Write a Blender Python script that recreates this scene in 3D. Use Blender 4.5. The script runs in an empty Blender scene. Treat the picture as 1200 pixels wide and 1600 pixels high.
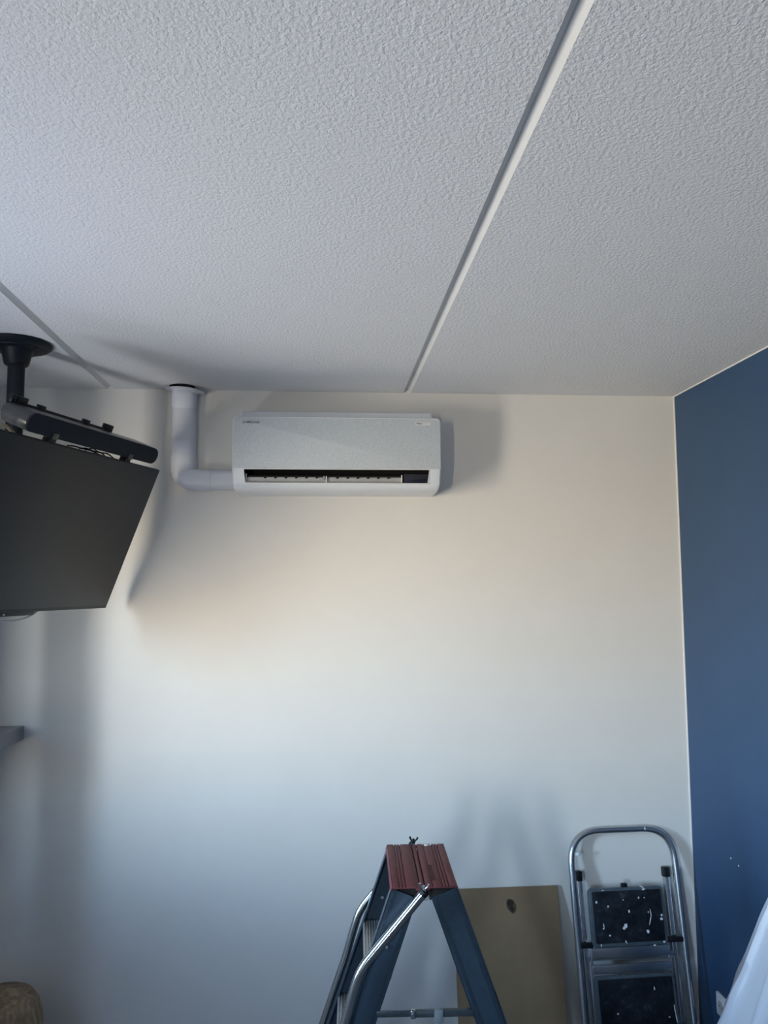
import bpy, bmesh, math, random
from mathutils import Vector, Matrix
random.seed(4)
PI = math.pi
S = bpy.context.scene
C = S.collection

# ------------------------------------------------------------------ camera
cam_d = bpy.data.cameras.new('camera'); cam = bpy.data.objects.new('camera', cam_d); C.objects.link(cam)
S.camera = cam
cam_d.sensor_fit = 'HORIZONTAL'; cam_d.sensor_width = 36.0
cam_d.lens = 36.0 * 1231.67 / 1200.0
cam_d.clip_start = 0.05
CZ = 1.808                                   # the phone is held at 1.81 m, ceiling at 2.60 m
pitch, yaw, roll = 0.09156, 0.08028, -0.00618
f = Vector((math.sin(yaw)*math.cos(pitch), math.cos(yaw)*math.cos(pitch), math.sin(pitch)))
r = Vector((math.cos(yaw), -math.sin(yaw), 0)); u = r.cross(f)
r2 = math.cos(roll)*r + math.sin(roll)*u; u2 = -math.sin(roll)*r + math.cos(roll)*u
m = Matrix((r2, u2, -f)).transposed().to_4x4(); m.translation = Vector((0, 0, CZ))
cam.matrix_world = m

# ------------------------------------------------------------------ colour management
S.view_settings.view_transform = 'Standard'; S.view_settings.look = 'None'
S.view_settings.gamma = 1.0; S.view_settings.use_curve_mapping = False
S.view_settings.exposure = 1.44
S.cycles.use_denoising = True
S.cycles.max_bounces = 10; S.cycles.diffuse_bounces = 7
S.cycles.sample_clamp_indirect = 4.0

# ------------------------------------------------------------------ world: hazy sky above the horizon, sunlit ground below
W = bpy.data.worlds.new('daylight'); S.world = W; W.use_nodes = True
nt = W.node_tree; nt.nodes.clear()
o_ = nt.nodes.new('ShaderNodeOutputWorld'); bg = nt.nodes.new('ShaderNodeBackground')
tc = nt.nodes.new('ShaderNodeTexCoord'); sp = nt.nodes.new('ShaderNodeSeparateXYZ')
mr = nt.nodes.new('ShaderNodeMapRange'); mr.inputs[1].default_value = -1; mr.inputs[2].default_value = 1
cr = nt.nodes.new('ShaderNodeValToRGB')
nt.links.new(tc.outputs['Generated'], sp.inputs[0]); nt.links.new(sp.outputs[2], mr.inputs[0])
nt.links.new(mr.outputs[0], cr.inputs[0]); nt.links.new(cr.outputs[0], bg.inputs[0]); nt.links.new(bg.outputs[0], o_.inputs[0])
def ramp(cr, stops):
    e = cr.color_ramp.elements
    while len(e) > 1: e.remove(e[-1])
    e[0].position = stops[0][0]; e[0].color = (*stops[0][1], 1)
    for p, c in stops[1:]:
        k = e.new(p); k.color = (*c, 1)
def el(d): return 0.5 + 0.5*math.sin(math.radians(d))
ramp(cr, [(el(-90), (.08, .09, .115)), (el(-45), (.13, .145, .175)), (el(-27), (.31, .31, .31)), (el(-15), (.56, .52, .44)), (el(-8), (.64, .56, .43)), (el(-3), (.80, .70, .55)),
          (el(1.5), (.82, .81, .76)), (el(6), (.66, .81, .92)), (el(12), (.50, .75, 1.0)), (el(17), (.19, .32, .54)), (el(25), (.04, .075, .13)), (el(45), (.035, .065, .13)), (el(90), (.035, .065, .15))])
bg.inputs[1].default_value = 46.0
S.world.cycles.sampling_method = 'AUTOMATIC'

# daylight portal in the window opening of the left wall
WY0, WY1, WZ0, WZ1 = 1.46, 1.86, 0.95, 2.12
VY0, VY1 = -1.95, -1.30                      # second window, behind the camera
for a, b_ in ((WY0, WY1), (VY0, VY1)):
    pl = bpy.data.lights.new('window_portal', 'AREA'); pl.shape = 'RECTANGLE'; pl.size = b_-a; pl.size_y = WZ1-WZ0
    pl.cycles.is_portal = True
    po = bpy.data.objects.new('window_portal', pl); C.objects.link(po)
    po.location = (-1.572, (a+b_)/2, (WZ0+WZ1)/2)
    # -Z looks into the room, local X along the wall, local Y up
    po.matrix_world = Matrix(((0, 0, -1, -1.572), (1, 0, 0, (a+b_)/2), (0, 1, 0, (WZ0+WZ1)/2), (0, 0, 0, 1)))
    po.matrix_world = Matrix(((0, 0, -1, -1.572), (-1, 0, 0, (a+b_)/2), (0, 1, 0, (WZ0+WZ1)/2), (0, 0, 0, 1)))

# ------------------------------------------------------------------ materials
def mat(name, col, rough=.5, metal=0, **k):
    m = bpy.data.materials.new(name); m.use_nodes = True
    n = m.node_tree.nodes; b = n['Principled BSDF']
    b.inputs['Base Color'].default_value = (*col, 1); b.inputs['Roughness'].default_value = rough
    b.inputs['Metallic'].default_value = metal
    for kk, v in k.items(): b.inputs[kk.replace('_', ' ')].default_value = v
    return m
def N(m, t): return m.node_tree.nodes.new(t)
def Lk(m, a, b): m.node_tree.links.new(a, b)
def noise(m, scale, detail=3, rough=.5, stretch=None, coord='Object'):
    t = N(m, 'ShaderNodeTexCoord'); nz = N(m, 'ShaderNodeTexNoise')
    nz.inputs['Scale'].default_value = scale; nz.inputs['Detail'].default_value = detail; nz.inputs['Roughness'].default_value = rough
    src = t.outputs[coord]
    if stretch:
        mp = N(m, 'ShaderNodeMapping'); mp.inputs['Scale'].default_value = stretch; Lk(m, src, mp.inputs[0]); src = mp.outputs[0]
    Lk(m, src, nz.inputs['Vector']); return nz
def bump(m, h, strength, dist):
    b = N(m, 'ShaderNodeBump'); b.inputs['Strength'].default_value = strength; b.inputs['Distance'].default_value = dist
    Lk(m, h, b.inputs['Height']); Lk(m, b.outputs[0], m.node_tree.nodes['Principled BSDF'].inputs['Normal']); return b
def colramp(m, src, stops, tgt='Base Color'):
    c = N(m, 'ShaderNodeValToRGB'); ramp(c, stops); Lk(m, src, c.inputs[0])
    Lk(m, c.outputs[0], m.node_tree.nodes['Principled BSDF'].inputs[tgt]); return c

def textured(name, c0, c1, scale, rough=.5, metal=0, bs=0, bd=.001, stretch=None, lo=.3, hi=.7, detail=4, **k):
    m = mat(name, c0, rough, metal, **k)
    nz = noise(m, scale, detail, .6, stretch)
    colramp(m, nz.outputs[0], [(lo, c0), (hi, c1)])
    if bs: bump(m, nz.outputs[0], bs, bd)
    return m

M_wall = textured('wall_paint', (.735, .710, .660), (.755, .730, .680), 6, .62, bs=.0)
nz = noise(M_wall, 260, 2); bump(M_wall, nz.outputs[0], .12, .0006)
M_blue = textured('blue_paint', (.018, .058, .132), (.021, .063, .143), 5, .50)
nz = noise(M_blue, 240, 2); bump(M_blue, nz.outputs[0], .12, .0006)
# ceiling: white sprayed plaster
M_ceil = mat('sprayed_plaster', (.785, .785, .79), .75)
n1 = noise(M_ceil, 125, 3, .5); n2 = noise(M_ceil, 300, 2, .5)
mx = N(M_ceil, 'ShaderNodeMath'); mx.operation = 'MULTIPLY_ADD'; mx.inputs[1].default_value = .35
Lk(M_ceil, n2.outputs[0], mx.inputs[0]); Lk(M_ceil, n1.outputs[0], mx.inputs[2])
bump(M_ceil, mx.outputs[0], .65, .0045)
M_groove = textured('smooth_joint_paint', (.69, .685, .67), (.71, .705, .69), 8, .6)
M_caulk = textured('white_caulk', (.78, .77, .75), (.74, .73, .70), 30, .5)
M_floor = textured('laminate', (.13, .125, .12), (.17, .165, .155), 3, .45, stretch=(1, 9, 1))
M_black = textured('black_plastic', (.006, .007, .010), (.009, .010, .014), 40, .42, Specular_IOR_Level=.3)
M_blackm = textured('black_powder_coat', (.005, .008, .012), (.008, .012, .016), 120, .5, bs=.2, bd=.0004, Specular_IOR_Level=.25)
M_void = textured('dark_cavity', (.003, .003, .004), (.006, .006, .007), 20, .8)
M_screen = textured('matte_screen', (.014, .016, .019), (.016, .018, .021), 3, .42)
M_fabric = textured('navy_grille_cloth', (.004, .008, .014), (.009, .015, .023), 900, .85, bs=.4, bd=.0006)
M_sbar = textured('satin_grey_plastic', (.035, .038, .043), (.042, .045, .05), 50, .30)
M_acw = textured('white_abs', (.72, .75, .78), (.74, .77, .80), 30, .32)
M_acp = mat('perforated_silver_panel', (.5, .54, .56), .42)
vz = N(M_acp, 'ShaderNodeTexVoronoi'); vz.inputs['Scale'].default_value = 330; tcx = N(M_acp, 'ShaderNodeTexCoord')
Lk(M_acp, tcx.outputs['Object'], vz.inputs['Vector'])
nzp = noise(M_acp, 420, 2); mm = N(M_acp, 'ShaderNodeMath'); mm.operation = 'MULTIPLY_ADD'; mm.inputs[1].default_value = .5
Lk(M_acp, vz.outputs['Distance'], mm.inputs[0]); Lk(M_acp, nzp.outputs[0], mm.inputs[2])
colramp(M_acp, mm.outputs[0], [(.35, (.43, .475, .495)), (.62, (.50, .54, .555)), (.95, (.62, .65, .66))])
bump(M_acp, vz.outputs['Distance'], .25, .0006)
M_acg = textured('grey_vane_plastic', (.42, .42, .41), (.46, .46, .45), 30, .5)
M_gloss = textured('dark_display_lens', (.010, .012, .018), (.014, .016, .022), 10, .12)
M_pvc = textured('white_duct_plastic', (.64, .655, .71), (.66, .675, .73), 12, .30)
M_ink = textured('grey_print', (.10, .11, .13), (.13, .14, .16), 40, .5)
M_inkl = textured('pale_print', (.72, .72, .70), (.76, .76, .74), 40, .5)
M_alu = textured('brushed_aluminium', (.42, .44, .47), (.52, .54, .57), 60, .26, .95, stretch=(8, 8, .6))
M_zinc = textured('dull_zinc', (.07, .09, .10), (.10, .12, .135), 60, .4, .6)
M_tube = textured('polished_aluminium', (.62, .66, .68), (.70, .74, .75), 40, .17, 1.0, stretch=(6, 6, .5))
M_stile = textured('slate_blue_coating', (.026, .044, .066), (.033, .054, .078), 50, .36, .15)
M_step = textured('ribbed_tread_aluminium', (.30, .32, .33), (.40, .41, .42), 70, .42, .6)
M_red = textured('oxide_red_plastic', (.105, .026, .032), (.125, .033, .040), 60, .6, Specular_IOR_Level=.3)
M_rgrey = textured('grey_tray_plastic', (.075, .10, .12), (.11, .14, .16), 30, .38, .3)
M_mat = mat('worn_black_mat', (.01, .012, .018), .7, Specular_IOR_Level=.2)
nz = noise(M_mat, 26, 6, .7); colramp(M_mat, nz.outputs[0], [(.40, (.005, .007, .012)), (.60, (.014, .019, .026)), (.78, (.06, .07, .08))])
M_drop = textured('dried_white_paint', (.62, .66, .68), (.75, .78, .80), 80, .5, bs=.3)
M_board = textured('hardboard', (.205, .140, .076), (.24, .166, .092), 9, .6, detail=8)
M_burn = textured('scorched_hole', (.010, .006, .004), (.03, .018, .010), 60, .8)
M_scorch = textured('scorched_rim', (.05, .028, .013), (.09, .055, .028), 60, .7)
M_wood = mat('streaked_wood', (.3, .2, .1), .5)
nz = noise(M_wood, 9, 3, .5, (2.2, 2.2, .18)); colramp(M_wood, nz.outputs[0], [(.34, (.13, .075, .045)), (.47, (.26, .185, .10)), (.54, (.17, .105, .06)), (.64, (.32, .25, .14))])
M_shelf = textured('grey_shelf_lacquer', (.22, .235, .26), (.24, .255, .28), 10, .4)
M_frame = textured('white_window_frame', (.8, .8, .8), (.78, .78, .78), 10, .4)
M_blocker = textured('blocker_cloth', (.5, .5, .5), (.56, .56, .56), 200, .8, bs=.3)  # cloth of the unseen strip added to shade the back wall
M_warm = textured('kraft_cable_wrap', (.55, .45, .28), (.62, .52, .33), 30, .6)
M_sock = textured('white_socket_plastic', (.70, .72, .74), (.72, .74, .76), 30, .3)
M_pale = textured('pale_cable', (.45, .48, .50), (.5, .53, .55), 40, .3)
M_tape = textured('milky_tape', (.14, .16, .175), (.20, .225, .24), 50, .35)
# milky plastic sheet
M_sheet = mat('milky_plastic_sheet', (.46, .50, .58), .36, Specular_IOR_Level=.35)
M_sheet.node_tree.nodes['Principled BSDF'].inputs['Transmission Weight'].default_value = 0.0
nz = noise(M_sheet, 14, 4, .6, (1, 1, .5)); bump(M_sheet, nz.outputs[0], .35, .01)
tr = N(M_sheet, 'ShaderNodeBsdfTranslucent'); tr.inputs[0].default_value = (.50, .54, .62, 1)
mxs = N(M_sheet, 'ShaderNodeMixShader'); mxs.inputs[0].default_value = .25
out = [n for n in M_sheet.node_tree.nodes if n.type == 'OUTPUT_MATERIAL'][0]
Lk(M_sheet, M_sheet.node_tree.nodes['Principled BSDF'].outputs[0], mxs.inputs[1]); Lk(M_sheet, tr.outputs[0], mxs.inputs[2]); Lk(M_sheet, mxs.outputs[0], out.inputs[0])
tp = N(M_blocker, 'ShaderNodeBsdfTransparent'); mp_ = N(M_blocker, 'ShaderNodeMixShader'); mp_.inputs[0].default_value = .40
out = [n for n in M_blocker.node_tree.nodes if n.type == 'OUTPUT_MATERIAL'][0]
Lk(M_blocker, M_blocker.node_tree.nodes['Principled BSDF'].outputs[0], mp_.inputs[1]); Lk(M_blocker, tp.outputs[0], mp_.inputs[2]); Lk(M_blocker, mp_.outputs[0], out.inputs[0])
# window pane: clear thin glass
M_pane = mat('window_glass', (.9, .95, .95), .02)
tp = N(M_pane, 'ShaderNodeBsdfTransparent'); mp_ = N(M_pane, 'ShaderNodeMixShader'); mp_.inputs[0].default_value = .92
out = [n for n in M_pane.node_tree.nodes if n.type == 'OUTPUT_MATERIAL'][0]
Lk(M_pane, M_pane.node_tree.nodes['Principled BSDF'].outputs[0], mp_.inputs[1]); Lk(M_pane, tp.outputs[0], mp_.inputs[2]); Lk(M_pane, mp_.outputs[0], out.inputs[0])

# ------------------------------------------------------------------ mesh helpers
WM = {}                                        # world matrix of every object built
class MB:
    def __init__(s, M=None): s.bm = bmesh.new(); s.M = M or Matrix()
    def _add(s, b2, mi=0):
        for f_ in b2.faces: f_.material_index = mi
        me = bpy.data.meshes.new('t'); b2.to_mesh(me); b2.free(); me.transform(s.M)
        s.bm.from_mesh(me); bpy.data.meshes.remove(me); return s
    def box(s, x0, x1, y0, y1, z0, z1, bev=0, seg=2, T=None, mi=0):
        b = bmesh.new(); bmesh.ops.create_cube(b, size=1)
        bmesh.ops.scale(b, vec=(abs(x1-x0), abs(y1-y0), abs(z1-z0)), verts=b.verts)
        if bev: bmesh.ops.bevel(b, geom=b.edges[:], offset=bev, segments=seg, profile=.5, affect='EDGES')
        bmesh.ops.translate(b, vec=((x0+x1)/2, (y0+y1)/2, (z0+z1)/2), verts=b.verts)
        if T: bmesh.ops.transform(b, matrix=T, verts=b.verts)
        return s._add(b, mi)
    def tube(s, pts, r, n=16, mi=0, caps=True):
        pts = [Vector(p) for p in pts]; rr = r if isinstance(r, (list, tuple)) else [r]*len(pts)
        b = bmesh.new(); rings = []; up = None
        for i, p in enumerate(pts):
            t = (pts[min(i+1, len(pts)-1)]-pts[max(i-1, 0)]).normalized()
            if up is None: up = Vector((0, 0, 1)) if abs(t.z) < .9 else Vector((0, 1, 0))
            a = t.cross(up).normalized(); c = a.cross(t).normalized(); up = c
            rings.append([b.verts.new(p + rr[i]*(math.cos(2*PI*k/n)*a + math.sin(2*PI*k/n)*c)) for k in range(n)])
        for A, B in zip(rings, rings[1:]):
            for k in range(n): b.faces.new((A[k], A[(k+1) % n], B[(k+1) % n], B[k]))
        if caps: b.faces.new(rings[0][::-1]); b.faces.new(rings[-1])
        return s._add(b, mi)
    def prism(s, poly, h0, h1, axes='xzy', bev=0, seg=2, mi=0, T=None):
        """poly in the first two axes, extruded along the third"""
        ix = ['xyz'.index(a) for a in axes]; b = bmesh.new()
        def P(a, c, h):
            v = [0, 0, 0]; v[ix[0]] = a; v[ix[1]] = c; v[ix[2]] = h; return v
        A = [b.verts.new(P(a, c, h0)) for a, c in poly]; B = [b.verts.new(P(a, c, h1)) for a, c in poly]
        b.faces.new(A); b.faces.new(B[::-1])
        for k in range(len(poly)):
            j = (k+1) % len(poly); b.faces.new((A[j], A[k], B[k], B[j]))
        bmesh.ops.recalc_face_normals(b, faces=b.faces)
        if bev:
            es = [e for e in b.edges if (e.verts[0] in A) == (e.verts[1] in A)]
            bmesh.ops.bevel(b, geom=es, offset=bev, segments=seg, profile=.5, affect='EDGES')
        if T: bmesh.ops.transform(b, matrix=T, verts=b.verts)
        return s._add(b, mi)
    def lathe(s, prof, n=32, c=(0, 0, 0), mi=0, sx=1, sy=1):
        b = bmesh.new(); rings = []
        for r_, z in prof:
            rings.append([b.verts.new((c[0]+sx*r_*math.cos(2*PI*k/n), c[1]+sy*r_*math.sin(2*PI*k/n), c[2]+z)) for k in range(n)])
        for A, B in zip(rings, rings[1:]):
            for k in range(n): b.faces.new((A[k], A[(k+1) % n], B[(k+1) % n], B[k]))
        b.faces.new(rings[0][::-1]); b.faces.new(rings[-1]); bmesh.ops.recalc_face_normals(b, faces=b.faces)
        return s._add(b, mi)
    def grid(s, rows, mi=0, skip=None, closed=False):
        b = bmesh.new(); V = [[b.verts.new(p) for p in row] for row in rows]
        for i in range(len(V)-1):
            for j in range(len(V[0])-1):
                if skip and skip(i, j): continue
                b.faces.new((V[i][j], V[i][j+1], V[i+1][j+1], V[i+1][j]))
        return s._add(b, mi)
    def build(s, name, mats, parent=None, smooth=40, recalc=True):
        me = bpy.data.meshes.new(name)
        if recalc: bmesh.ops.recalc_face_normals(s.bm, faces=s.bm.faces)
        s.bm.to_mesh(me); s.bm.free()
        if not isinstance(mats, (list, tuple)): mats = [mats]
        for m_ in mats: me.materials.append(m_)
        if smooth:
            me.polygons.foreach_set('use_smooth', [True]*len(me.polygons)); me.set_sharp_from_angle(angle=math.radians(smooth))
        o = bpy.data.objects.new(name, me); C.objects.link(o)
        if parent is not None:
            me.transform(WM[parent.name].inverted()); o.parent = parent; WM[o.name] = WM[parent.name]
        else: WM[o.name] = Matrix()
        return o
def tag(o, label=None, cat=None, group=None, kind=None):
    if label: o['label'] = label
    if cat: o['category'] = cat
    if group: o['group'] = group
    if kind: o['kind'] = kind
    return o
def thing(name, label, cat, loc, M=None, group=None):
    o = bpy.data.objects.new(name, None); C.objects.link(o); o.empty_display_size = .05
    mw = (M.copy() if M else Matrix()); mw.translation = Vector(loc); o.matrix_world = mw; WM[o.name] = mw
    return tag(o, label, cat, group)
def arc(cx, cy, r_, a0, a1, n=6):
    return [(cx+r_*math.cos(math.radians(a0+(a1-a0)*k/n)), cy+r_*math.sin(math.radians(a0+(a1-a0)*k/n))) for k in range(n+1)]
def rrect(x0, x1, z0, z1, r_, n=5):
    return arc(x1-r_, z1-r_, r_, 0, 90, n)+arc(x0+r_, z1-r_, r_, 90, 180, n)+arc(x0+r_, z0+r_, r_, 180, 270, n)+arc(x1-r_, z0+r_, r_, 270, 360, n)
def smoothpath(pts, rad, n=6):
    """polyline with rounded corners"""
    pts = [Vector(p) for p in pts]; o = [pts[0]]
    rads = rad if isinstance(rad, (list, tuple)) else [rad]*len(pts)
    for i in range(1, len(pts)-1):
        a, b, c = pts[i-1], pts[i], pts[i+1]; q = rads[i]
        p0 = b+(a-b).normalized()*min(q, (a-b).length*.49); p1 = b+(c-b).normalized()*min(q, (c-b).length*.49)
        for k in range(n+1):
            t = k/n; o.append((1-t)**2*p0+2*t*(1-t)*b+t*t*p1)
    return o+[pts[-1]]

# ------------------------------------------------------------------ room
XL, XR, YB, YF, H = -1.5, 1.504, 3.2, -2.2, 2.6
def struct(name, mb, mats, parent=None, **k):
    o = mb.build(name, mats, parent, **k)
    if parent is None: o['kind'] = 'structure'
    return o
struct('floor', MB().box(XL-.07, XR+.3, YF-.2, YB+.2, -.1, 0), M_floor, smooth=0)
# ceiling slab with two V joints between the floor plates
GX = (-.846, .356); gw, gd = .0155, .013
seg = [(XL-.07, H)]
for g in GX: seg += [(g-gw, H), (g-.0015, H+gd), (g+.0015, H+gd), (g+gw, H)]
seg += [(XR+.3, H)]
b = MB(); bmx = bmesh.new()
for i in range(len(seg)-1):
    (x0, z0), (x1, z1) = seg[i], seg[i+1]
    fc = bmx.faces.new([bmx.verts.new(p) for p in ((x0, YF-.2, z0), (x1, YF-.2, z1), (x1, YB+.2, z1), (x0, YB+.2, z0))][::-1])
    fc.material_index = 0 if i % 4 == 0 else 1
# body of the slab above
tb = bmesh.new(); bmesh.ops.create_cube(tb, size=1)
bmesh.ops.scale(tb, vec=(XR-XL+.3, YB-YF+.4, .15), verts=tb.verts); bmesh.ops.translate(tb, vec=((XR+XL)/2, (YB+YF)/2, H+.02+.075), verts=tb.verts)
me = bpy.data.meshes.new('t'); tb.to_mesh(me); tb.free(); bmx.from_mesh(me)
me2 = bpy.data.meshes.new('ceiling'); bmx.to_mesh(me2); bmx.free(); me2.materials.append(M_ceil); me2.materials.append(M_groove)
oc = bpy.data.objects.new('ceiling', me2); C.objects.link(oc); oc['kind'] = 'structure'
struct('wall_back', MB().box(XL-.07, XR+.3, YB, YB+.2, 0, H+.02), M_wall, smooth=0)
CHIPS = ((2.891, .798), (2.838, .789))
struct('wall_right', MB().box(XR, XR+.2, YF, YB, 0, H+.02), M_blue, smooth=0)
struct('wall_front', MB().box(XL-.07, XR+.3, YF-.2, YF, 0, H+.02), M_blue, smooth=0)
struct('wall_left', MB().box(XL-.07, XL, YF, VY0, 0, H+.02).box(XL-.07, XL, VY1, WY0, 0, H+.02).box(XL-.07, XL, VY0, VY1, 0, WZ0).box(XL-.07, XL, VY0, VY1, WZ1, H+.02).box(XL-.07, XL, WY1, YB, 0, H+.02)
       .box(XL-.07, XL, WY0, WY1, 0, WZ0).box(XL-.07, XL, WY0, WY1, WZ1, H+.02), M_wall, smooth=0)
struct('trim_1', MB().box(XR-.004, XR, YF, YB, H-.004, H).box(XR-.0035, XR, YB-.004, YB, 0, H-.004), M_caulk, smooth=0)
# window in the left wall (outside the frame of the photograph, it is what lights the room)
for k, (a, b_) in enumerate(((WY0, WY1), (VY0, VY1))):
    wf = struct('window_%d' % (k+1), MB().box(-1.568, -1.535, a, a+.045, WZ0, WZ1, .004).box(-1.568, -1.535, b_-.045, b_, WZ0, WZ1, .004)
                .box(-1.568, -1.535, a, b_, WZ0, WZ0+.045, .004).box(-1.568, -1.535, a, b_, WZ1-.045, WZ1, .004), M_frame)
    MB().box(-1.553, -1.549, a+.04, b_-.04, WZ0+.04, WZ1-.04).build('pane', M_pane, wf, smooth=0)
    MB().box(-1.53, -1.46, a-.04, b_+.04, WZ0-.025, WZ0-.001, .003).build('window_sill', M_frame, wf)
for y, z in CHIPS: MB().tube([(XR-.0006, y, z), (XR+.001, y, z)], .0035, 8).build('paint_chip', M_caulk, bpy.data.objects['wall_right'], smooth=0)

# ------------------------------------------------------------------ air conditioner
ax0, ax1 = -.337, .4655
ac = thing('air_conditioner', 'white wall air conditioner with silver front panel and open black air outlet, high on wall', 'air conditioner', ((ax0+ax1)/2, YB, 2.165))
prof = [(3.2, 2.166), (3.09, 2.166), (3.055, 2.169), (3.030, 2.1735), (3.016, 2.180), (3.0085, 2.1885), (3.0055, 2.196),
        (3.0005, 2.2475), (3.0000, 2.255), (3.0000, 2.30), (3.0, 2.37), (3.0, 2.440), (3.0025, 2.4485), (3.009, 2.4535), (3.040, 2.456), (3.046, 2.462), (3.050, 2.478), (3.058, 2.4845), (3.2, 2.4845)]
inset = [.012, .011, .009, .0075, .0055, .0035, .0025, .0004, 0, 0, 0, .0012, .0045, .0105, .024, .026, .027, .028, .028]
ix0, ix1 = -.292, .419
def row(i):
    y, z = prof[i]; e = inset[i]
    lo, hi = ax0+e, ax1-e
    o0, o1 = (ix0, ix1)
    if i == 6: o0, o1 = ix0+.006, ix1-.007
    return [(lo, min(y+.012, 3.2), z), (lo+.0012, y+.005 if y < 3.19 else y, z), (lo+.0035, y+.0015 if y < 3.19 else y, z), (lo+.007, y, z), (o0, y, z), (o1, y, z), (hi-.007, y, z), (hi-.0035, y+.0015 if y < 3.19 else y, z), (hi-.0012, y+.005 if y < 3.19 else y, z), (hi, min(y+.012, 3.2), z)]
R_ = [row(i) for i in range(len(prof))]
b = MB(); b.grid(R_, skip=lambda i, j: i == 6 and j == 4)
# end walls
for sd in (0, -1):
    b2 = bmesh.new(); b2.faces.new([b2.verts.new(R_[i][sd]) for i in range(len(prof))]); b._add(b2)
b.build('housing', M_acw, ac, smooth=50)
# opening lining
z0o, z1o = 2.196, 2.2475
lin = MB()
A = [(ix0+.006, 3.0055, z0o), (ix1-.007, 3.0055, z0o), (ix1, 3.0005, z1o), (ix0, 3.0005, z1o)]
Bk = [(ix0+.006, 3.10, z0o+.01), (ix1-.007, 3.10, z0o+.01), (ix1, 3.10, z1o+.02), (ix0, 3.10, z1o+.02)]
b2 = bmesh.new(); va = [b2.verts.new(p) for p in A]; vb = [b2.verts.new(p) for p in Bk]
for k in range(4): b2.faces.new((va[k], va[(k+1) % 4], vb[(k+1) % 4], vb[k]))
b2.faces.new(vb); lin._add(b2); lin.build('outlet_cavity', M_void, ac, smooth=0, recalc=False)
# white lips round the opening
lip = MB().box(ix0-.002, ix1+.002, 2.9975, 3.004, 2.2472, 2.2505, .0012).box(ix0+.003, ix1-.004, 3.001, 3.010, 2.1925, 2.1965, .0012)
lip.tube([(ix0-.001, 3.0, z1o+.001), (ix0+.005, 3.005, z0o-.001)], .0016, 8).tube([(ix1+.001, 3.0, z1o+.001), (ix1-.006, 3.005, z0o-.001)], .0016, 8)
lip.build('outlet_rim', M_inkl, ac)
# front panel
fp = MB().prism(arc(ax1-.018, 2.432, .014, 0, 90)+arc(ax0+.018, 2.432, .014, 90, 180)+[(ax0+.0035, 2.2525), (ax1-.0035, 2.2525)], 2.9965, 3.003, 'xzy', .0012)
fp.build('front_panel', M_acp, ac)
MB().prism(arc(ax1-.018, 2.4335, .0165, 0, 90)+arc(ax0+.018, 2.4335, .0165, 90, 180)+[(ax0+.0012, 2.2515), (ax1-.0012, 2.2515)], 2.9985, 3.004, 'xzy', .001).build('panel_edge', M_inkl, ac)
# vane, posts, knobs
vane = MB().box(-.286, .3115, 3.020, 3.026, 2.1935, 2.2205, .001).build('air_vane', M_acg, ac)
for k in range(13):
    x = -.213 + k*.0395
    if abs(x-.019) < .015: continue
    MB().tube([(x, 3.0155, 2.2195), (x, 3.0215, 2.2195)], .0052, 12).build('vane_clip', M_void, ac)
MB().box(-.286, .3115, 3.016, 3.030, 2.2200, 2.2250).build('vane_hinge_bar', M_void, ac, smooth=0)
for x, z1 in ((-.284, 2.232), (.021, 2.224), (.3125, 2.229)):
    MB().box(x-.0018, x+.0018, 3.010, 3.024, 2.1945, z1, .0006).build('vane_post', M_inkl, ac)
MB().box(-.014, .014, 3.011, 3.0205, 2.2105, 2.2150, .0006).box(.0095, .014, 3.011, 3.02, 2.2105, 2.224, .0006).build('vane_latch', M_acg, ac)
MB().prism([(.3215, 2.1975), (.4085, 2.1975), (.411, 2.2), (.4145, 2.2315), (.3195, 2.2315), (.3195, 2.1995)], 3.0035, 3.03, 'xzy', .0012).build('display_window', M_gloss, ac)
def text(body, x, y, z, h, width, mat_, parent, name, bold=.0):
    c = bpy.data.curves.new('t', 'FONT'); c.body = body; c.size = 1; c.extrude = 0; c.offset = bold; c.space_character = 1.05
    t = bpy.data.objects.new('t', c); C.objects.link(t); bpy.context.view_layer.update()
    me = bpy.data.meshes.new_from_object(t.evaluated_get(bpy.context.evaluated_depsgraph_get())); bpy.data.objects.remove(t)
    xs = [v.co.x for v in me.vertices]; ys = [v.co.y for v in me.vertices]
    sx = width/(max(xs)-min(xs)); sy = h/(max(ys)-min(ys))
    for v in me.vertices: v.co = Vector((x+(v.co.x-min(xs))*sx, y, z+(v.co.y-min(ys))*sy))
    me.materials.append(mat_); me.transform(WM[parent.name].inverted())
    o = bpy.data.objects.new(name, me); C.objects.link(o); o.parent = parent; return o
text('SAMSUNG', -.2975, 2.9960, 2.4235, .0095, .064, M_ink, ac, 'lettering', .02)
MB().prism(rrect(.366, .423, 2.4225, 2.4335, .0035), 2.9958, 2.9968, 'xzy').build('name_badge', M_inkl, ac, smooth=0)
text('WIND', .369, 2.9954, 2.4245, .0072, .023, M_ink, ac, 'lettering', .03)
text('FREE', .395, 2.9954, 2.4250, .0060, .021, M_acg, ac, 'lettering', .0)

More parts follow.
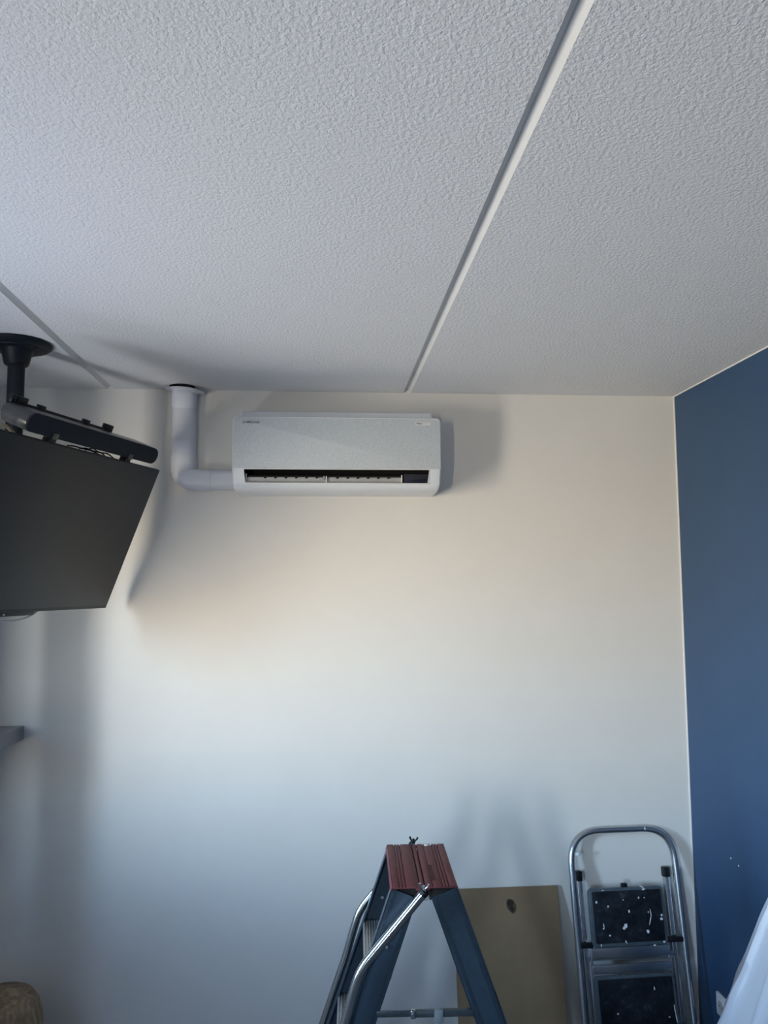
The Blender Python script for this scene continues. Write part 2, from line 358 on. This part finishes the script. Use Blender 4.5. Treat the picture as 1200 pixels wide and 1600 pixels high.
# ------------------------------------------------------------------ pipe duct
dx0, dx1 = -.592, -.503                        # vertical run
dz0, dz1 = 2.189, 2.267                        # horizontal run
YD = YB-.062
duct = thing('pipe_duct', 'white plastic pipe duct running from the ceiling down and across to the air conditioner', 'pipe duct', ((dx0+dx1)/2, YB, 2.6))
def channel(a0, a1, fr=YD, rr=.022):           # cross-section: flat on the wall, rounded towards the room
    return [(a0, YB)]+[(a0+rr-rr*math.cos(t), fr+rr-rr*math.sin(t)) for t in [k*PI/12 for k in range(7)]]+[(a1-rr+rr*math.sin(t), fr+rr-rr*math.cos(t)) for t in [k*PI/12 for k in range(7)]]+[(a1, YB)]
MB().prism(channel(dx0, dx1), 2.32, 2.52, 'xyz').build('vertical_channel', M_pvc, duct)
MB().prism(channel(dx0-.003, dx1+.003, YD-.003, .024), 2.513, 2.594, 'xyz', .001).build('coupling_sleeve', M_pvc, duct)
hz = MB().prism(channel(dz0, dz1), -.44, ax0+.006, 'zyx'); hz.build('horizontal_channel', M_pvc, duct)
# elbow
el_ = MB(); rows = []
ecx, ecz = -.455, 2.318
pa = channel(0, 1)
def sec(t, w, e, fr):                            # ring across the channel, t 0..1 from outer to inner edge
    return [(a, y) for a, y in channel(-w/2-e, w/2+e, fr, .024)]
path = smoothpath([((dx0+dx1)/2, 0, 2.322), ((dx0+dx1)/2, 0, (dz0+dz1)/2), (-.437, 0, (dz0+dz1)/2)], .075, 10)
for i, p in enumerate(path):
    t = (path[min(i+1, len(path)-1)]-path[max(i-1, 0)]).normalized()
    side = Vector((t.z, 0, -t.x))               # to the right of travel seen from the room
    w = (dx1-dx0)+((dz1-dz0)-(dx1-dx0))*i/(len(path)-1)
    rows.append([p+side*a+Vector((0, y, 0)) for a, y in channel(-w/2-.003, w/2+.003, YD-.003, .026)])
el_.grid(rows)
for rw in (rows[0], rows[-1]):
    b2 = bmesh.new(); b2.faces.new([b2.verts.new(p) for p in rw]); el_._add(b2)
el_.build('elbow', M_pvc, duct, smooth=60)
# ceiling collar: a thin rose that has sagged off its hole
b = MB()
cx, cy = (dx0+dx1)/2+.003, YB-.040
rr_ = []
for rad, dz in ((.047, -.014), (.052, -.011), (.060, -.008), (.072, -.006), (.079, -.0075), (.079, -.0095), (.071, -.0085), (.060, -.010), (.050, -.013), (.044, -.016)):
    ring = []
    for k in range(49):
        a = 2*PI*k/48; x = cx+rad*math.cos(a); y = min(YB-.001, cy+rad*.80*math.sin(a))
        ring.append((x, y, H+dz-.004+.004*math.cos(a)*(-1)*(rad/.079)+(-.006*max(0, math.cos(a))**2*(rad/.079))))
    rr_.append(ring)
b.grid(rr_).build('ceiling_rose', M_pvc, duct, smooth=60)
MB().lathe([(.050, 0), (.050, .0012)], 40, (cx-.008, cy-.020, H-.0018), sy=.9).build('pipe_hole', M_void, duct, smooth=0)

# ------------------------------------------------------------------ television, soundbar and ceiling mount
az, ti = math.radians(20), math.radians(23)
w_ = Vector((math.sin(az), math.cos(az), 0)); n_ = Vector((math.cos(az), -math.sin(az), 0)); zz = Vector((0, 0, 1))
uu = math.cos(ti)*zz+math.sin(ti)*n_; nn = math.cos(ti)*n_-math.sin(ti)*zz
TR = Vector((-.6041, 3.0, 2.2407))             # upper corner of the screen nearest the wall
TM = Matrix((-w_, nn, uu)).transposed()         # columns: s (towards the camera), n (out of the screen), u (up)
TM4 = TM.to_4x4(); TM4.translation = TR
rotM = TM.to_4x4()
tvc = TM4 @ Vector((.48, -.03, -.56))
tv = thing('television', 'black flat television tilted down from its ceiling mount at the left edge of the frame', 'television', tvc, rotM)
MB(TM4).box(0, .96, -.016, -.0008, -.56, 0, .001).build('bezel', M_black, tv)
MB(TM4).box(.004, .956, -.004, 0, -.548, -.004, .0006).build('screen', M_screen, tv)
MB(TM4).box(.006, .954, -.030, -.015, -.554, -.006, .004).box(.12, .84, -.055, -.028, -.50, -.16, .01).build('back_cover', M_black, tv)
MB(TM4).box(.372, .66, -.034, -.012, -.579, -.559, .002).build('sensor_module', M_black, tv)
lm = MB(TM4).lathe([(.0001, -.003), (.0025, -.002), (.003, 0), (.0025, .002), (.0001, .003)], 12, (.512, -.0118, -.571)).build('indicator_lens', M_inkl, tv)
cb = smoothpath([(.335, -.022, -.558), (.372, -.022, -.588), (.45, -.022, -.602), (.54, -.022, -.594), (.62, -.022, -.592), (.70, -.022, -.565)], .04)
MB(TM4).tube(cb, .0030, 8).build('signal_cable', M_pale, tv)

sb = thing('soundbar', 'dark grille soundbar fixed along the top edge of the television', 'soundbar', TM4 @ Vector((.39, -.04, .002)), rotM)
sc0, sc1, su, sr = .047, .733, .0445, .0305
def stad(e=0): return arc(sc1-sr, su, sr-e, 90, -90, 12)+arc(sc0+sr, su, sr-e, -90, -270, 12)
MB(TM4).prism(stad(), -.105, -.004, 'xzy', .004, 3).build('case', M_sbar, sb, smooth=50)
MB(TM4).prism(stad(.0012), -.006, .0005, 'xzy', .0015).build('speaker_grille', M_fabric, sb)
for s_ in (.605, .209):
    br = MB(TM4).box(s_-.013, s_+.013, .0008, .0035, .012, .031, .0006).build('clamp_tab', M_sbar, sb)
    MB(TM4).box(s_-.020, s_+.012, -.030, -.006, -.055, .014, .0008).build('support_strap', M_black, sb)
rail = MB(TM4)
rail.box(.22, .70, -.112, -.104, .066, .082, .0015).build('mounting_rail', M_black, sb)
for s_, w2, h2 in ((.235, .022, .098), (.355, .014, .091), (.575, .014, .091), (.665, .022, .098), (.70, .010, .100)):
    MB(TM4).box(s_-w2, s_+w2, -.118, -.102, .074, h2, .002).build('rail_clip', M_black, sb)
# leads in the gap between soundbar and screen
lead = MB(TM4)
for a, b_, c_ in ((.44, .30, 0), (.41, .25, .006), (.50, .33, -.004)):
    pts = [(a, -.03, .0), (a-.03, -.026, .009+c_), (a-.07, -.030, .002), (a-.11, -.027, .007+c_*.5), (b_, -.030, -.004)]
    lead.tube(smoothpath(pts, .03, 4), .0024, 8)
tag(lead.build('speaker_cables', M_black), 'thin black cables squeezed between soundbar and top edge of the television', 'cable')
kw = MB(TM4).prism([(.70, -.003), (.745, .012), (.80, .018), (.79, .010), (.73, -.001), (.70, -.012)], -.060, -.057, 'xzy')
tag(kw.build('paper_tag', M_warm), 'pale tan paper tag hanging behind the soundbar near the mount pole', 'tag')

PX, PY = -.989, 2.60
mt = thing('ceiling_mount', 'black ceiling mount with round plate and pole carrying the television', 'tv mount', (PX, PY, H))
MB().lathe([(.104, 0), (.108, -.003), (.107, -.009), (.098, -.017), (.086, -.020), (.080, -.0205), (.078, -.023), (.06, -.025), (.046, -.025)], 48, (PX, PY, H)).build('ceiling_plate', M_blackm, mt, smooth=30)
MB().lathe([(.052, -.022), (.050, -.030), (.044, -.045), (.0385, -.070), (.033, -.076), (.024, -.078)], 40, (PX, PY, H)).build('collar', M_black, mt, smooth=30)
for a in (70, 160, 250, 340):
    MB().lathe([(.005, 0), (.005, -.003), (.003, -.004)], 12, (PX+.07*math.cos(math.radians(a)), PY+.07*math.sin(math.radians(a)), H-.0235)).build('bolt', M_black, mt)
MB().tube([(PX, PY, H-.07), (PX, PY, 1.93)], .0262, 32).build('pole', M_blackm, mt)
c_ = TM4 @ Vector((.495, -.056, -.30))
MB().box(-.035, .035, -.035, .035, -.07, .07, .006, T=Matrix.Translation((PX, PY, 1.99)) @ Matrix.Rotation(-az, 4, 'Z')).build('swivel_block', M_black, mt)
MB().tube([(PX, PY, 1.99), tuple(c_)], .018, 16).build('tilt_arm', M_black, mt)
MB(TM4).box(.30, .68, -.066, -.0555, -.40, -.20, .003).build('fixing_plate', M_black, mt)

# ------------------------------------------------------------------ shelf on the left wall
sh = MB().box(XL, -1.138, 2.56, YB, 1.224, 1.275, .0015)
tag(sh.build('wall_shelf', M_shelf), 'grey floating shelf ending at the white wall, at the left edge below the television', 'shelf')

# ------------------------------------------------------------------ double stepladder
LC = Vector((.2685, 2.211, 0)); LM = Matrix.Translation(LC) @ Matrix.Rotation(math.radians(-2.6), 4, 'Z')
lad = thing('stepladder', 'dark blue double stepladder with red ribbed top cap and shiny handrail tubes', 'ladder', LC, LM)
SL = .358; ang = math.atan(SL); sw = .0700; HW = .1625
def leg(side, y):
    """C-channel stile: outer edge at x = .081 + SL*(1.05-z)"""
    def X(z, off): return side*(.081+SL*(1.05-z)-off/math.cos(ang))
    inn = 1 if y < 0 else -1                     # flanges point towards the treads
    q = MB(LM)
    def slab(o0, o1, y0, y1, ztop=1.045):
        zt0 = ztop-o0*.38; zt1 = ztop-o1*.38
        poly = [(X(zt0, o0), zt0), (X(zt1, o1), zt1), (X(0, o1), 0), (X(0, o0), 0)]
        q.prism(poly, y0, y1, 'xzy')
    yw = y; th = .003*inn
    slab(0, sw, yw, yw+th)
    slab(0, .003, yw, yw+.024*inn); slab(sw-.003, sw, yw, yw+.024*inn)
    for o0 in (.007, .0115, sw-.010, sw-.0145): slab(o0, o0+.002, yw-.0012*inn, yw)
    return q
for side in (-1, 1):
    for y in (-HW+.006, HW-.006):
        st = leg(side, y).build('stile', M_stile, lad, smooth=0)
        xf = side*(.081+SL*1.05-.037)
        MB(LM).box(xf-.045, xf+.045, y-.006, y+.030 if y < 0 else y+.006, 0, .03, .004).build('foot', M_black, st) if y < 0 else MB(LM).box(xf-.045, xf+.045, y-.030, y+.006, 0, .03, .004).build('foot', M_black, st)
        if side == -1:
            for z in (.905, .70, .50):
                x = side*(.081+SL*(1.05-z)-.036); d = -1 if y < 0 else -1
                if y > 0 and z < .9: continue
                yy = y-.0022 if y < 0 else y-.0032
                MB(LM).tube([(x, yy+.002, z), (x, yy-.0012, z)], .0042, 12).build('rivet', M_step, st)
# ribbed treads of the left section
for z in (.845, .645, .445, .245):
    t_ = MB(LM); xo = -(.081+SL*(1.05-z)); x0, x1 = xo+.001, xo+.071
    t_.box(x0, x1, -HW+.010, HW-.010, z-.004, z, .0006)
    t_.box(x0, x0+.003, -HW+.010, HW-.010, z-.026, z, .0008).box(x1-.003, x1, -HW+.010, HW-.010, z-.020, z, .0008)
    k = x0+.003
    while k < x1-.004: t_.box(k, k+.0035, -HW+.011, HW-.011, z, z+.0018, .0005); k += .0075
    t_.build('tread', M_step, lad)
for z in (.645, .245):                           # cross tubes of the support section
    x = .081+SL*(1.05-z)-.037
    MB(LM).box(x-.018, x+.018, -HW+.010, HW-.010, z-.008, z+.008, .003).build('crossbar', M_stile, lad)
# red cap, two ribbed halves
def cap(x0, x1, outer):
    q = MB(LM); th = .0045; z1 = 1.0505
    prof = [(x0, z1-th)]
    def r_(x): return z1
    pts = []
    grooves = ([.018, .026, .034] if outer < 0 else [.019, .027, .035]) + [.060]
    W2 = x1-x0
    gs = sorted([(x0+g if outer < 0 else x1-g) for g in grooves if g < W2-.006])
    q.box(x0, x1, -HW, HW, z1-th-.001, z1-.0028, .0003)
    edges = [x0]+gs+[x1]
    for a, c in zip(edges, edges[1:]):
        q.box(a+(.0014 if a != x0 else 0), c-(.0014 if c != x1 else 0), -HW, HW, z1-.0045, z1, .0009)
    # inner rounded lip towards the hinge, outer lip down the stile
    xi = x1 if outer < 0 else x0
    q.tube([(xi, -HW, z1-.006), (xi, HW, z1-.006)], .0055, 14)
    xo = x0 if outer < 0 else x1
    T = Matrix.Translation((xo, 0, z1)) @ Matrix.Rotation(-outer*ang, 4, 'Y')
    q.box(-.0015, .0015, -HW, HW, -.013, .0, .0005, T=T)
    return q
cl = cap(-.0805, -.0165, -1).build('top_cap', M_red, lad)
crp = cap(.0080, .0815, 1).build('top_cap', M_red, lad)
MB(LM).tube([(-.0045, -HW+.004, 1.044), (-.0045, HW-.004, 1.044)], .0062, 16).build('hinge_tube', M_red, lad)
MB(LM).box(.020, .0315, -.125, -.012, 1.0505, 1.0509).build('faded_marking', textured('faded_print', (.045, .014, .018), (.07, .021, .026), 300, .7, Specular_IOR_Level=.2), crp, smooth=0)
MB(LM).lathe([(.006, 0), (.0055, .0012), (.003, .002)], 14, (.032, .150, 1.0505), sx=1.3).lathe([(.003, 0), (.002, .0012)], 10, (.044, .152, 1.0505)).build('paint_blob', M_drop, crp)
# shade below the open cap ends, put in as near-black triangles
for y in (-HW+.014, HW-.014):
    MB(LM).prism([(-.074, 1.044), (-.018, 1.044), (-.020, 1.012)], y, y+.004, 'xzy').prism([(.010, 1.044), (.076, 1.044), (.014, 1.010)], y, y+.004, 'xzy').build('cap_end_shade', M_void, lad, smooth=0)
MB(LM).box(-.068, .070, -HW+.022, HW-.022, 1.020, 1.040).build('hinge_block', M_black, lad, smooth=0)
# handrail tubes with bolts and wing nuts
for y in (-HW-.020, HW+.020):
    pts = [(-.006, y, 1.040), (-.163, y, .862), (-.186, y, .79), (-.200, y, .74), (-.62, y, -.45)]
    zc = .25; xe = -.200-(.74-zc)*.36
    pts[-1] = (xe, y, zc)
    tb_ = MB(LM).tube(smoothpath(pts, [.0, .035, .03, .03, 0], 6), .0118, 20).build('handrail', M_tube, lad)
    d = Vector((.157, 0, .178)).normalized()
    a = Vector((-.006, y, 1.040)); MB(LM).tube([a-d*.003, a+d*.006], .0128, 16).build('tube_plug', M_black, tb_)
    wz = MB(LM)
    wz.lathe([(.0055, 0), (.0055, .004), (.0035, .006), (.0035, .012)], 12, (-.003, y, 1.047))
    sgn = 1
    wz.tube([(-.005, y, 1.051), (-.012, y, 1.059), (-.0135, y, 1.065)], [.0022, .0024, .0034], 8)
    wz.tube([(-.001, y, 1.051), (.007, y, 1.057), (.0095, y, 1.0625)], [.0022, .0024, .0034], 8)
    wz.build('wing_nut', M_alu if y < 0 else M_blackm, lad)
    MB(LM).tube([(-.004, y-.006, 1.040), (-.004, y+.03 if y < 0 else y-.03, 1.040)], .0032, 10).build('hinge_bolt', M_alu, lad)
    # spring clip ring at the bolt
    if y < 0:
        ring = [(.002+.006*math.cos(t), y+.004, 1.030+.007*math.sin(t)) for t in [2*PI*k/16 for k in range(17)]]
        MB(LM).tube(ring, .0009, 6).build('split_ring', M_alu, lad)
    # lower clamp holding the rail to the stile
    xs = xe+.01
    MB(LM).box(xs-.02, xs+.05, (y if y < 0 else y-.026), (y+.026 if y < 0 else y), zc, zc+.022, .003).build('rail_clamp', M_black, lad)
# spreader: two flat links, knuckle
ysp = -HW+.003
MB(LM).box(-.122, -.034, ysp-.002, ysp+.001, .7385, .7535, .0006).build('spreader_link', M_zinc, lad)
MB(LM).box(-.030, .120, ysp+.001, ysp+.004, .7345, .7495, .0006).box(-.03, .12, ysp+.001, ysp+.012, .7485, .7500, .0004).build('spreader_link', M_zinc, lad)
MB(LM).box(-.038, -.025, ysp-.006, ysp+.006, .7345, .7545, .002).tube([(-.0315, ysp-.009, .744), (-.0315, ysp-.004, .744)], .004, 10).build('knuckle', M_alu, lad)
MB(LM).box(.022, .0435, ysp-.0035, ysp+.0065, .700, .7525, .001).build('tape_tab', M_tape, lad)

# ------------------------------------------------------------------ brown board leaning on the wall
bl = math.atan(.105/.62); BT = Matrix.Translation((.7275, 3.086, 0)) @ Matrix.Rotation(-bl, 4, 'X')
bd = thing('hardboard_panel', 'brown hardboard panel with a scorched hole leaning against the white wall behind the ladder', 'board', (.7275, 3.086, 0), Matrix.Rotation(-bl, 4, 'X'))
b = MB(BT).box(-.2075, .2095, -.004, .004, 0, .622, .0006); b.build('panel', M_board, bd, smooth=0)
hx, hzz = .0175, .556
def blob(cx, cz, rx, rz, rot, n=22, jit=.07):
    o = []
    for k in range(n):
        t = 2*PI*k/n; q = 1+random.uniform(-jit, jit); a = rx*q*math.cos(t); c = rz*q*math.sin(t)
        o.append((cx+a*math.cos(rot)-c*math.sin(rot), cz+a*math.sin(rot)+c*math.cos(rot)))
    return o
MB(BT).prism(blob(hx+.003, hzz-.001, .0185, .027, .35), -.0046, -.0038, 'xzy').build('scorch_mark', M_scorch, bd, smooth=0)
MB(BT).prism(blob(hx-.0025, hzz+.009, .0125, .0125, 0), -.0052, -.0038, 'xzy').prism(blob(hx+.004, hzz-.011, .009, .0125, .35), -.0052, -.0038, 'xzy').build('scorched_hole', M_burn, bd, smooth=0)

# ------------------------------------------------------------------ folding step stool leaning on the wall
sl = math.atan(.165/.86)
SO = Vector((1.191, 3.012, 0)); SM = Matrix.Translation(SO-Vector((0, 0, .023))) @ Matrix.Rotation(math.radians(1.5), 4, 'Z') @ Matrix.Rotation(-sl, 4, 'X')
stl = thing('step_stool', 'folded aluminium two step stool with paint-spattered black treads leaning in the corner', 'step stool', SO, Matrix.Rotation(math.radians(1.5), 4, 'Z') @ Matrix.Rotation(-sl, 4, 'X'))
LT = .876                                        # along the frame
def utube(x0, x1, top, rad, y, r_, zb=.024): return smoothpath([(x0, y, zb), (x0, y, top), (x1, y, top), (x1, y, zb)], [0, rad, rad, 0], 10)
fr_ = MB(SM).tube(utube(-.203, .222, LT-.0125, .125, 0, .0125), .0128, 18).build('front_frame', M_alu, stl)
for x, z, a, c in ((-.176, .78, .012, .006), (-.203, .66, .006, .016), (-.200, .70, .004, .012), (.108, .865, .003, .006), (.222, .60, .003, .012)):
    MB(SM).lathe([(.6*a, -c), (a, 0), (.6*a, c)], 10, (x, -.0095 if z < .85 else -.0125, z-.0), sy=.45).build('paint_blob', M_drop, fr_)
for i, x in enumerate((-.171, .188)):
    MB(SM).box(x-.0105, x+.0105, .012, .036, .030, .690, .004).build('rear_leg', M_alu, stl)
    MB(SM).box(x-.0125, x+.0125, .008, .040, .678, .716, .005).build('leg_cap', M_black, stl)
MB(SM).box(-.180, .186, .012, .026, .395, .418, .004).build('rear_crossbar', M_alu, stl)
MB(SM).box(-.176, .182, .014, .026, .06, .08, .004).build('rear_crossbar', M_alu, stl)
def tray(x0, x1, z0, z1, y, drops):
    t_ = MB(SM).prism(rrect(x0, x1, z0, z1, .016), y-.012, y+.010, 'xzy', .004, 2).build('step_tray', M_rgrey, stl)
    MB(SM).prism(rrect(x0+.013, x1-.011, z0+.014, z1-.011, .006), y-.0145, y-.010, 'xzy', .001).build('tread_mat', M_mat, t_)
    for (fx, fz, a, c, rt) in drops:
        MB(SM).prism(blob(x0+fx*(x1-x0), z0+fz*(z1-z0), a, c, rt, 10, .2), y-.0153, y-.0140, 'xzy').build('paint_spot', M_drop, t_, smooth=0)
D1 = [(.09, .77, .0045, .0048, 0), (.24, .69, .003, .003, 0), (.45, .79, .0022, .0022, 0), (.515, .59, .004, .0055, .2), (.66, .815, .0028, .004, 0), (.735, .81, .0022, .0022, 0),
      (.735, .955, .007, .0035, 0), (.45, .345, .0085, .0065, .9), (.425, .31, .005, .005, 0), (.74, .235, .0055, .0062, .4), (.935, .435, .0055, .005, 0), (.945, .50, .0045, .004, 0),
      (.785, .42, .0016, .020, -.32), (.80, .55, .0016, .012, .1), (.16, .37, .0018, .009, .1), (.155, .32, .0028, .003, 0), (.77, .56, .002, .003, 0), (.435, .08, .0022, .006, .5), (.105, .04, .002, .005, 0),
      (.94, .045, .004, .0035, 0), (.81, .0, .0055, .003, 0), (.19, .965, .006, .0015, 0), (.71, 1.0, .010, .0018, -.4), (.23, .20, .003, .003, 0)]
D2 = [(.045, .10, .003, .007, .2), (.06, .03, .002, .003, 0), (.955, .42, .0018, .016, .1), (.965, .28, .0018, .018, .1), (.25, .40, .004, .003, 0), (.73, .77, .002, .006, 0), (.50, .10, .002, .003, 0), (.88, .30, .004, .002, 0)]
tray(-.150, .151, .447, .654, -.004, D1)
tray(-.158, .158, .140, .350, -.006, D2)
MB(SM).box(-.012, .012, -.012, .004, .652, .668, .003).build('latch', M_black, stl)
# pressed bars below each tray
for z0, z1, hw in ((.405, .444, .160), (.353, .385, .160), (.096, .132, .168)):
    MB(SM).prism(rrect(-hw+.006, hw+.002, z0, z1, .006), -.004, .009, 'xzy', .003).build('tray_support', M_alu, stl)
for x0, x1, z in ((-.200, -.146, .455), (.150, .222, .460), (-.205, -.150, .140), (.155, .222, .150)):
    MB(SM).box(x0, x1, -.011, .006, z-.010, z+.010, .004).build('pivot', M_black, stl)
for x in (-.203, .222):
    MB(SM).tube([(x, 0, .026), (x, 0, .060)], .0155, 16).build('rubber_foot', M_black, stl)
for x0, x1 in ((-.158, -.150), (.152, .160)):      # flat side links
    MB(SM).box(x0, x1, .000, .006, .10, .47, .0015).build('side_link', M_alu, stl)

# ------------------------------------------------------------------ wall socket on the blue wall
sk = thing('wall_socket', 'white wall socket low on the blue wall, half hidden behind the plastic sheet', 'socket', (XR, 2.955, .228))
MB().box(XR-.011, XR, 2.880, 3.031, .188, .268, .003).build('cover_plate', M_sock, sk)
for yc in (2.992, 2.920):
    s_ = MB(); s_.tube([(XR-.0115, yc, .228), (XR-.0135, yc, .228)], .0255, 28, mi=0); s_.build('socket_rim', M_sock, sk)
    s_ = MB(); s_.tube([(XR-.0134, yc, .228), (XR-.0138, yc, .228)], .0205, 28); s_.build('socket_well', M_acg, sk)
    for dy in (-.0095, .0095): MB().tube([(XR-.0136, yc+dy, .228), (XR-.0142, yc+dy, .228)], .0028, 10).build('pin_hole', M_void, sk)

# ------------------------------------------------------------------ plastic dust sheet
def sheet():
    cxs, cys, zt = 1.468, 2.02, 1.50
    rows = []; nU, nV = 150, 70
    for j in range(nV+1):
        t = j/nV; z = zt*(1-t)
        row = []
        for i in range(nU+1):
            a = PI*(.40+1.22*i/nU)                      # open at the back, towards the blue wall
            base = .043+.405*(zt-max(z, .58))
            fold = .008*math.sin(a*5+.6+.8*t)+.030*(1-abs(math.sin(a*6.5+.35+.5*t)))**4+.008*(1-abs(math.sin(a*10-1.1*t+1)))**3
            fold *= min(1, .25+1.2*t)
            crumple = .009*max(0, math.sin(a*11+z*29))*abs(math.sin(z*19+a*7))*min(1, max(0, t*2.6-.9))
            rad = base+fold+crumple
            x = cxs+rad*math.cos(a); y = cys+rad*.95*math.sin(a)
            row.append((min(x, XR-.02), y, max(.004, z+.012*math.sin(a*6)*t*(1-t))))
        rows.append(row)
    b = MB().grid(rows)
    ob = b.build('dust_sheet', M_sheet, smooth=80)
    return ob
ds = sheet(); tag(ds, 'milky white plastic dust sheet draped in folds at the lower right beside the blue wall', 'plastic sheet')

# ------------------------------------------------------------------ wooden pot
pt = MB().lathe([(.085, 0), (.105, .006), (.125, .09), (.140, .20), (.1445, .28), (.141, .34), (.130, .382), (.110, .410), (.085, .4205), (.05, .424), (.001, .4245)], 56, (-1.095, 2.93, 0))
tag(pt.build('wooden_stump', M_wood, smooth=50), 'rounded wooden stump with streaked grain in the lower left corner below the shelf', 'stump')

# ------------------------------------------------------------------ curtain strip, unseen, added to shade soft bands onto the back wall
rows = []
for j in range(9):
    z = .06+j*(2.5-.06)/8; rw = []
    for i in range(61):
        x = -1.335+.088*i/60; y = 2.35+.010*math.sin(i*.63)+.004*math.sin(j*1.3+i)
        rw.append((x, y, z))
    rows.append(rw)
cu = MB().grid(rows).build('sheer_blocker', M_blocker, smooth=80)
tag(cu, 'added see-through grey curtain hanging between window and shelf on the left side', 'blocker')
